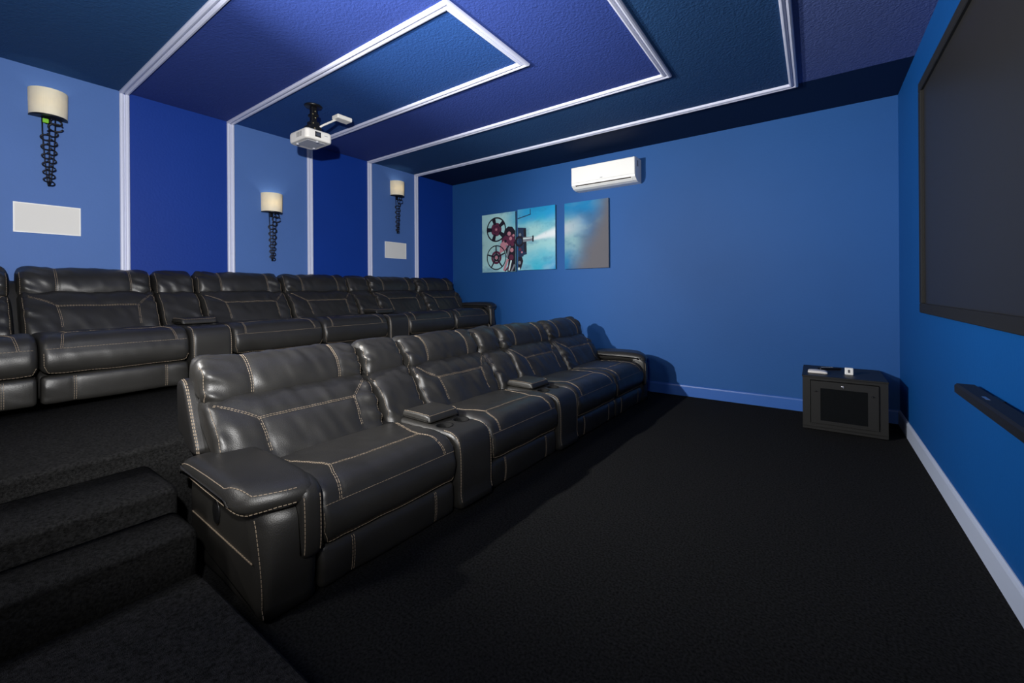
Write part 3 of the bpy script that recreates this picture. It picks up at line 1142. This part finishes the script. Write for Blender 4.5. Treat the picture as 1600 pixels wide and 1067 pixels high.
c1 = canvas(-3.676, 1.817, 'left canvas print, two film reels of an old projector on teal')
c2 = canvas(-3.042, 1.829, 'middle canvas print, projector lens throwing a white beam on teal')
c3 = canvas(-2.310, 1.822, 'right canvas print, blue haze fading to grey, under the air conditioner')

P_DK = mat('print_ink_dark', (28, 24, 38), .65, .3)
P_MAR = mat('print_ink_maroon', (92, 40, 66), .65, .3)
P_PNK = mat('print_ink_rose', (186, 128, 140), .65, .3)
P_GRY = mat('print_ink_grey', (120, 126, 136), .65, .3)
P_NVY = mat('print_ink_navy', (30, 48, 76), .65, .3)
P_PAL = mat('print_ink_pale', (206, 226, 226), .65, .3)
PM = [P_DK, P_MAR, P_PNK, P_GRY, P_NVY, P_PAL]
YF = -CT - .0014


class Print:
    """flat ink shapes printed on a canvas face; world x,z in, clipped to the canvas"""

    def __init__(self, c):
        self.c, self.m, self.k = c, MB(), 0

    def poly(self, pts, mi):
        self.k += 1
        y = YF - self.k * .00006
        w, h = CW / 2 - .002, CHH / 2 - .002
        P = []
        for (x, z) in pts:
            P.append((min(w, max(-w, x - self.c.location.x)), y, min(h, max(-h, z - self.c.location.z))))
        self.m.add(P, [tuple(range(len(P)))], mi)

    def ring(self, cx, cz, r0, r1, mi, sq=1.0, n=36):
        self.k += 1
        y = YF - self.k * .00006
        vs, fs = [], []
        for i in range(n):
            a = 2 * PI * i / n
            for r in (r0, r1):
                vs.append((cx + r * math.cos(a) * sq - self.c.location.x, y, cz + r * math.sin(a) - self.c.location.z))
        for i in range(n):
            j = (i + 1) % n
            fs.append((i * 2, i * 2 + 1, j * 2 + 1, j * 2))
        self.m.add(vs, fs, mi)

    def bar(self, a, b, w, mi, w2=None):
        a, b = Vector((a[0], a[1])), Vector((b[0], b[1]))
        t = (b - a).normalized()
        s = Vector((-t.y, t.x))
        w2 = w if w2 is None else w2
        self.poly([a + s * w, b + s * w2, b - s * w2, a - s * w], mi)

    def done(self):
        return self.m.build('print', PM, self.c)


p = Print(c1)
R = .175
# machine body, layered shapes
p.poly([(-3.56, 1.99), (-3.50, 2.03), (-3.43, 2.02), (-3.379, 1.96), (-3.379, 1.405), (-3.52, 1.405), (-3.50, 1.55), (-3.55, 1.70), (-3.62, 1.82)], 0)
p.poly([(-3.62, 1.86), (-3.52, 1.93), (-3.40, 1.90), (-3.385, 1.82), (-3.50, 1.76), (-3.60, 1.78)], 1)
p.poly([(-3.64, 1.80), (-3.57, 1.84), (-3.50, 1.78), (-3.56, 1.70), (-3.66, 1.66)], 2)
p.ring(-3.50, 1.955, .045, .062, 0)
p.ring(-3.485, 1.93, 0, .03, 2)
for (x, z, r, mi) in ((-3.55, 1.83, .022, 0), (-3.46, 1.86, .025, 2), (-3.43, 1.78, .03, 1), (-3.49, 1.72, .02, 3), (-3.44, 1.70, .03, 2), (-3.45, 1.60, .04, 1), (-3.41, 1.90, .018, 2), (-3.53, 1.76, .016, 3)):
    p.ring(x, z, 0, r, mi, n=16)
p.bar((-3.53, 1.60), (-3.47, 1.76), .016, 3)
p.bar((-3.58, 1.42), (-3.51, 1.58), .018, 2)
p.bar((-3.56, 1.405), (-3.47, 1.50), .014, 1)
p.bar((-3.49, 1.42), (-3.45, 1.56), .012, 5)
p.bar((-3.45, 1.40), (-3.39, 1.50), .016, 3)
# upper reel: solid plate with round openings
cx_, cz_ = -3.712, 2.005
p.ring(cx_, cz_, .155, R, 0)
p.ring(cx_, cz_, 0, .095, 1)
for i in range(5):
    a = PI / 2 + .3 + i * 2 * PI / 5
    p.bar((cx_ + .07 * math.cos(a), cz_ + .07 * math.sin(a)), (cx_ + .165 * math.cos(a), cz_ + .165 * math.sin(a)), .022, 0, .034)
p.ring(cx_, cz_, .045, .052, 0)
p.ring(cx_, cz_, 0, .018, 2)
# lower reel: open with slim spokes
cx_, cz_ = -3.712, 1.610
p.ring(cx_, cz_, .160, R, 0)
p.ring(cx_, cz_, .058, .092, 1)
p.ring(cx_, cz_, .030, .055, 0)
for i in range(5):
    a = .35 + i * 2 * PI / 5
    p.bar((cx_, cz_), (cx_ + .165 * math.cos(a), cz_ + .165 * math.sin(a)), .012, 0, .010)
p.ring(cx_, cz_, 0, .026, 2)
p.done()
p = Print(c2)
p.poly([(-3.338, 2.00), (-3.20, 1.985), (-3.19, 1.63), (-3.24, 1.62), (-3.25, 1.60), (-3.338, 1.60)], 4)
p.poly([(-3.24, 1.97), (-3.20, 1.965), (-3.195, 1.66), (-3.235, 1.66)], 0)
p.poly([(-3.338, 1.60), (-3.27, 1.60), (-3.25, 1.54), (-3.29, 1.43), (-3.338, 1.42)], 0)
p.ring(-3.31, 1.81, .045, .075, 0)
p.bar((-3.25, 1.83), (-3.09, 1.832), .034, 3, .026)
p.bar((-3.25, 1.842), (-3.10, 1.844), .008, 5, .007)
p.bar((-3.10, 1.832), (-3.078, 1.832), .040, 0)
for (x, z, r, mi) in ((-3.30, 1.70, .022, 1), (-3.31, 1.52, .024, 3), (-3.27, 1.66, .014, 2), (-3.30, 1.90, .02, 3), (-3.32, 1.44, .018, 5)):
    p.ring(x, z, 0, r, mi, n=16)
p.bar((-3.338, 2.12), (-3.12, 2.16), .006, 4)
p.bar((-3.13, 2.16), (-3.13, 2.23), .005, 4)
p.done()

# -------------------------------------------------------------- screen and bar
root = thing('projection_screen', (XS, 2.28, 1.715), 'large dark projection screen in a black frame on the right wall', 'screen')
hw, hh, b = 1.335, .730, .06
m = MB()
m.box((-.018, -hw + .02, -hh + .02), (-.001, hw - .02, hh - .02))
m.build('screen_surface', M_SCREEN, root)
for (a, c) in (((-hw, -hh), (hw, -hh + b)), ((-hw, hh - b), (hw, hh)), ((-hw, -hh + b), (-hw + b, hh - b)), ((hw - b, -hh + b), (hw, hh - b))):
    m = MB()
    m.box((-.034, a[0], a[1]), (-.001, c[0], c[1]), 0, .004)
    m.build('frame_bar', M_FRAME, root)
root = thing('soundbar', (XS, 2.03, .70), 'slim black soundbar mounted on the right wall under the screen', 'speaker')
m = MB()
L_ = .545
m.box((-.082, -L_, -.022), (-.012, L_, .024), 0, .008)
m.build('bar_body', mat('black_speaker_mesh', (20, 20, 22), .55, .4, bump=(500, .1)), root)
for y in (-.3, .3):
    m = MB()
    m.box((-.016, y - .05, -.018), (-.0005, y + .05, .016))
    m.build('wall_bracket', M_BLACK, root)
m = MB()
m.box((-.060, .215, .0238), (-.048, .275, .0248))
m.build('badge', M_SILVER, root)

# ---------------------------------------------------------------- rack cabinet
root = thing('equipment_cabinet', (.18, 4.35, 0), 'low black metal equipment cabinet with a glass door in the far corner', 'cabinet')
hx, y0, y1, zt = .268, -.275, .275, .44
m = MB()
m.box((-hx, y0 + .02, .03), (-hx + .015, y1, zt - .014))
m.box((hx - .015, y0 + .02, .03), (hx, y1, zt - .014))
m.box((-hx + .015, y1 - .012, .03), (hx - .015, y1, zt - .014))
m.box((-hx, y0 + .004, .010), (hx, y1, .032))
for sx in (-1, 1):                                        # front uprights
    xa, xb = sorted((sx * hx, sx * (hx - .052)))
    m.box((xa, y0 + .004, .03), (xb, y0 + .022, zt - .014))
m.box((-hx + .052, y0 + .004, zt - .034), (hx - .052, y0 + .022, zt - .014))
m.box((-hx + .052, y0 + .004, .03), (hx - .052, y0 + .022, .060))
m.build('cabinet_body', M_CAB, root)
m = MB()
m.box((-hx - .004, y0 - .002, zt - .014), (hx + .004, y1, zt), 0, .003)
m.build('top_panel', M_CAB, root)
for sx in (-1, 1):
    for yy_ in (y0 + .04, y1 - .04):
        m = MB()
        m.lathe([(0, 0), (.020, 0), (.022, .004), (.022, .014), (.014, .019), (0, .019)], (sx * (hx - .05), yy_, 0), n=14)
        m.build('foot', M_GAP, root)
m = MB()
dx, dz0, dz1 = hx - .056, .064, zt - .038
fx, fz0, fz1 = .148, .090, .348
m.box((-dx, y0 - .010, dz0), (-fx, y0 + .003, dz1))
m.box((fx, y0 - .010, dz0), (dx, y0 + .003, dz1))
m.box((-fx, y0 - .010, fz1), (fx, y0 + .003, dz1))
m.box((-fx, y0 - .010, dz0), (fx, y0 + .003, fz0))
door = m.build('cabinet_door', M_CAB, root)
m = MB()
m.box((-fx, y0 - .006, fz0), (fx, y0 - .002, fz1))
mg = mat('smoked_glass', (70, 74, 78), .04, .5, trans=.9)
m.build('glass_pane', mg, door)
m = MB()
m.lathe([(0, -.007), (.006, -.007), (.009, -.004), (.009, 0)], (-.008, y0 - .010, .374), 'y', n=14)
m.box((-.003, y0 - .019, .364), (.003, y0 - .016, .380))
m.build('lock', M_SILVER, door)
for sx in (-1, 1):
    m = MB()
    m.box((sx * .178 - .011, y0 - .015, .316), (sx * .178 + .011, y0 - .009, .322), 0, .001)
    m.lathe([(0, -.006), (.006, -.005), (.007, 0)], (sx * .178, y0 - .010, .319), 'y', n=10)
    m.build('latch', M_BLACK, door)
m = MB()                                                  # equipment seen through the glass
m.box((-.20, y0 + .08, .05), (-.05, y0 + .30, .30), 0, .006)
m.build('equipment', mat('equipment_grey', (46, 52, 56), .5), root)
m = MB()
m.box((-.03, y0 + .06, .05), (.20, y0 + .32, .13), 0, .006)
m.build('equipment', M_BLACK, root)

# things on the cabinet
rt = thing('towel', (.015, 4.235, zt), 'folded white cloth lying on the left of the black cabinet', 'cloth')
m = MB()
Loft([(-.062, .001), (-.068, .010), (-.058, .020), (-.01, .023), (.045, .019), (.066, .012), (.062, .001), (0, .0005)], -.045, .045, .008, 32, lump=.006, seed=2).into(m, 14)
m.build('cloth_fold', mat('white_cloth', (226, 222, 218), .9, .1, bump=(300, .3)), rt)
m = MB()
m.box((-.085, -.022, 0.0), (.085, .022, .018), 0, .005)
ob = m.build('remote_control', M_BLACK)
ob.location = (.10, 4.46, zt)
ob.rotation_euler = (0, 0, .5)
tag(ob, 'black remote control lying beside the white cloth on the cabinet', 'remote')
m = MB()
for i in range(5):
    for j in (-.010, 0, .010):
        m.lathe([(0, .0025), (.003, .002), (.0035, 0)], (-.06 + i * .02, j, .018), n=8)
m.build('buttons', M_GREYP, ob)
rt = thing('wall_plate_switch', (.225, 4.27, zt), 'small white switch box standing on top of the black cabinet', 'switch')
rt.name = 'switch_box'
m = MB()
m.box((-.028, -.015, 0), (.028, .015, .056), 0, .004)
m.build('switch_body', M_WHITE, rt)
m = MB()
m.box((-.008, -.018, .018), (.006, -.0145, .042), 0, .001)
m.build('rocker', mat('rocker_grey', (84, 84, 90), .4), rt)
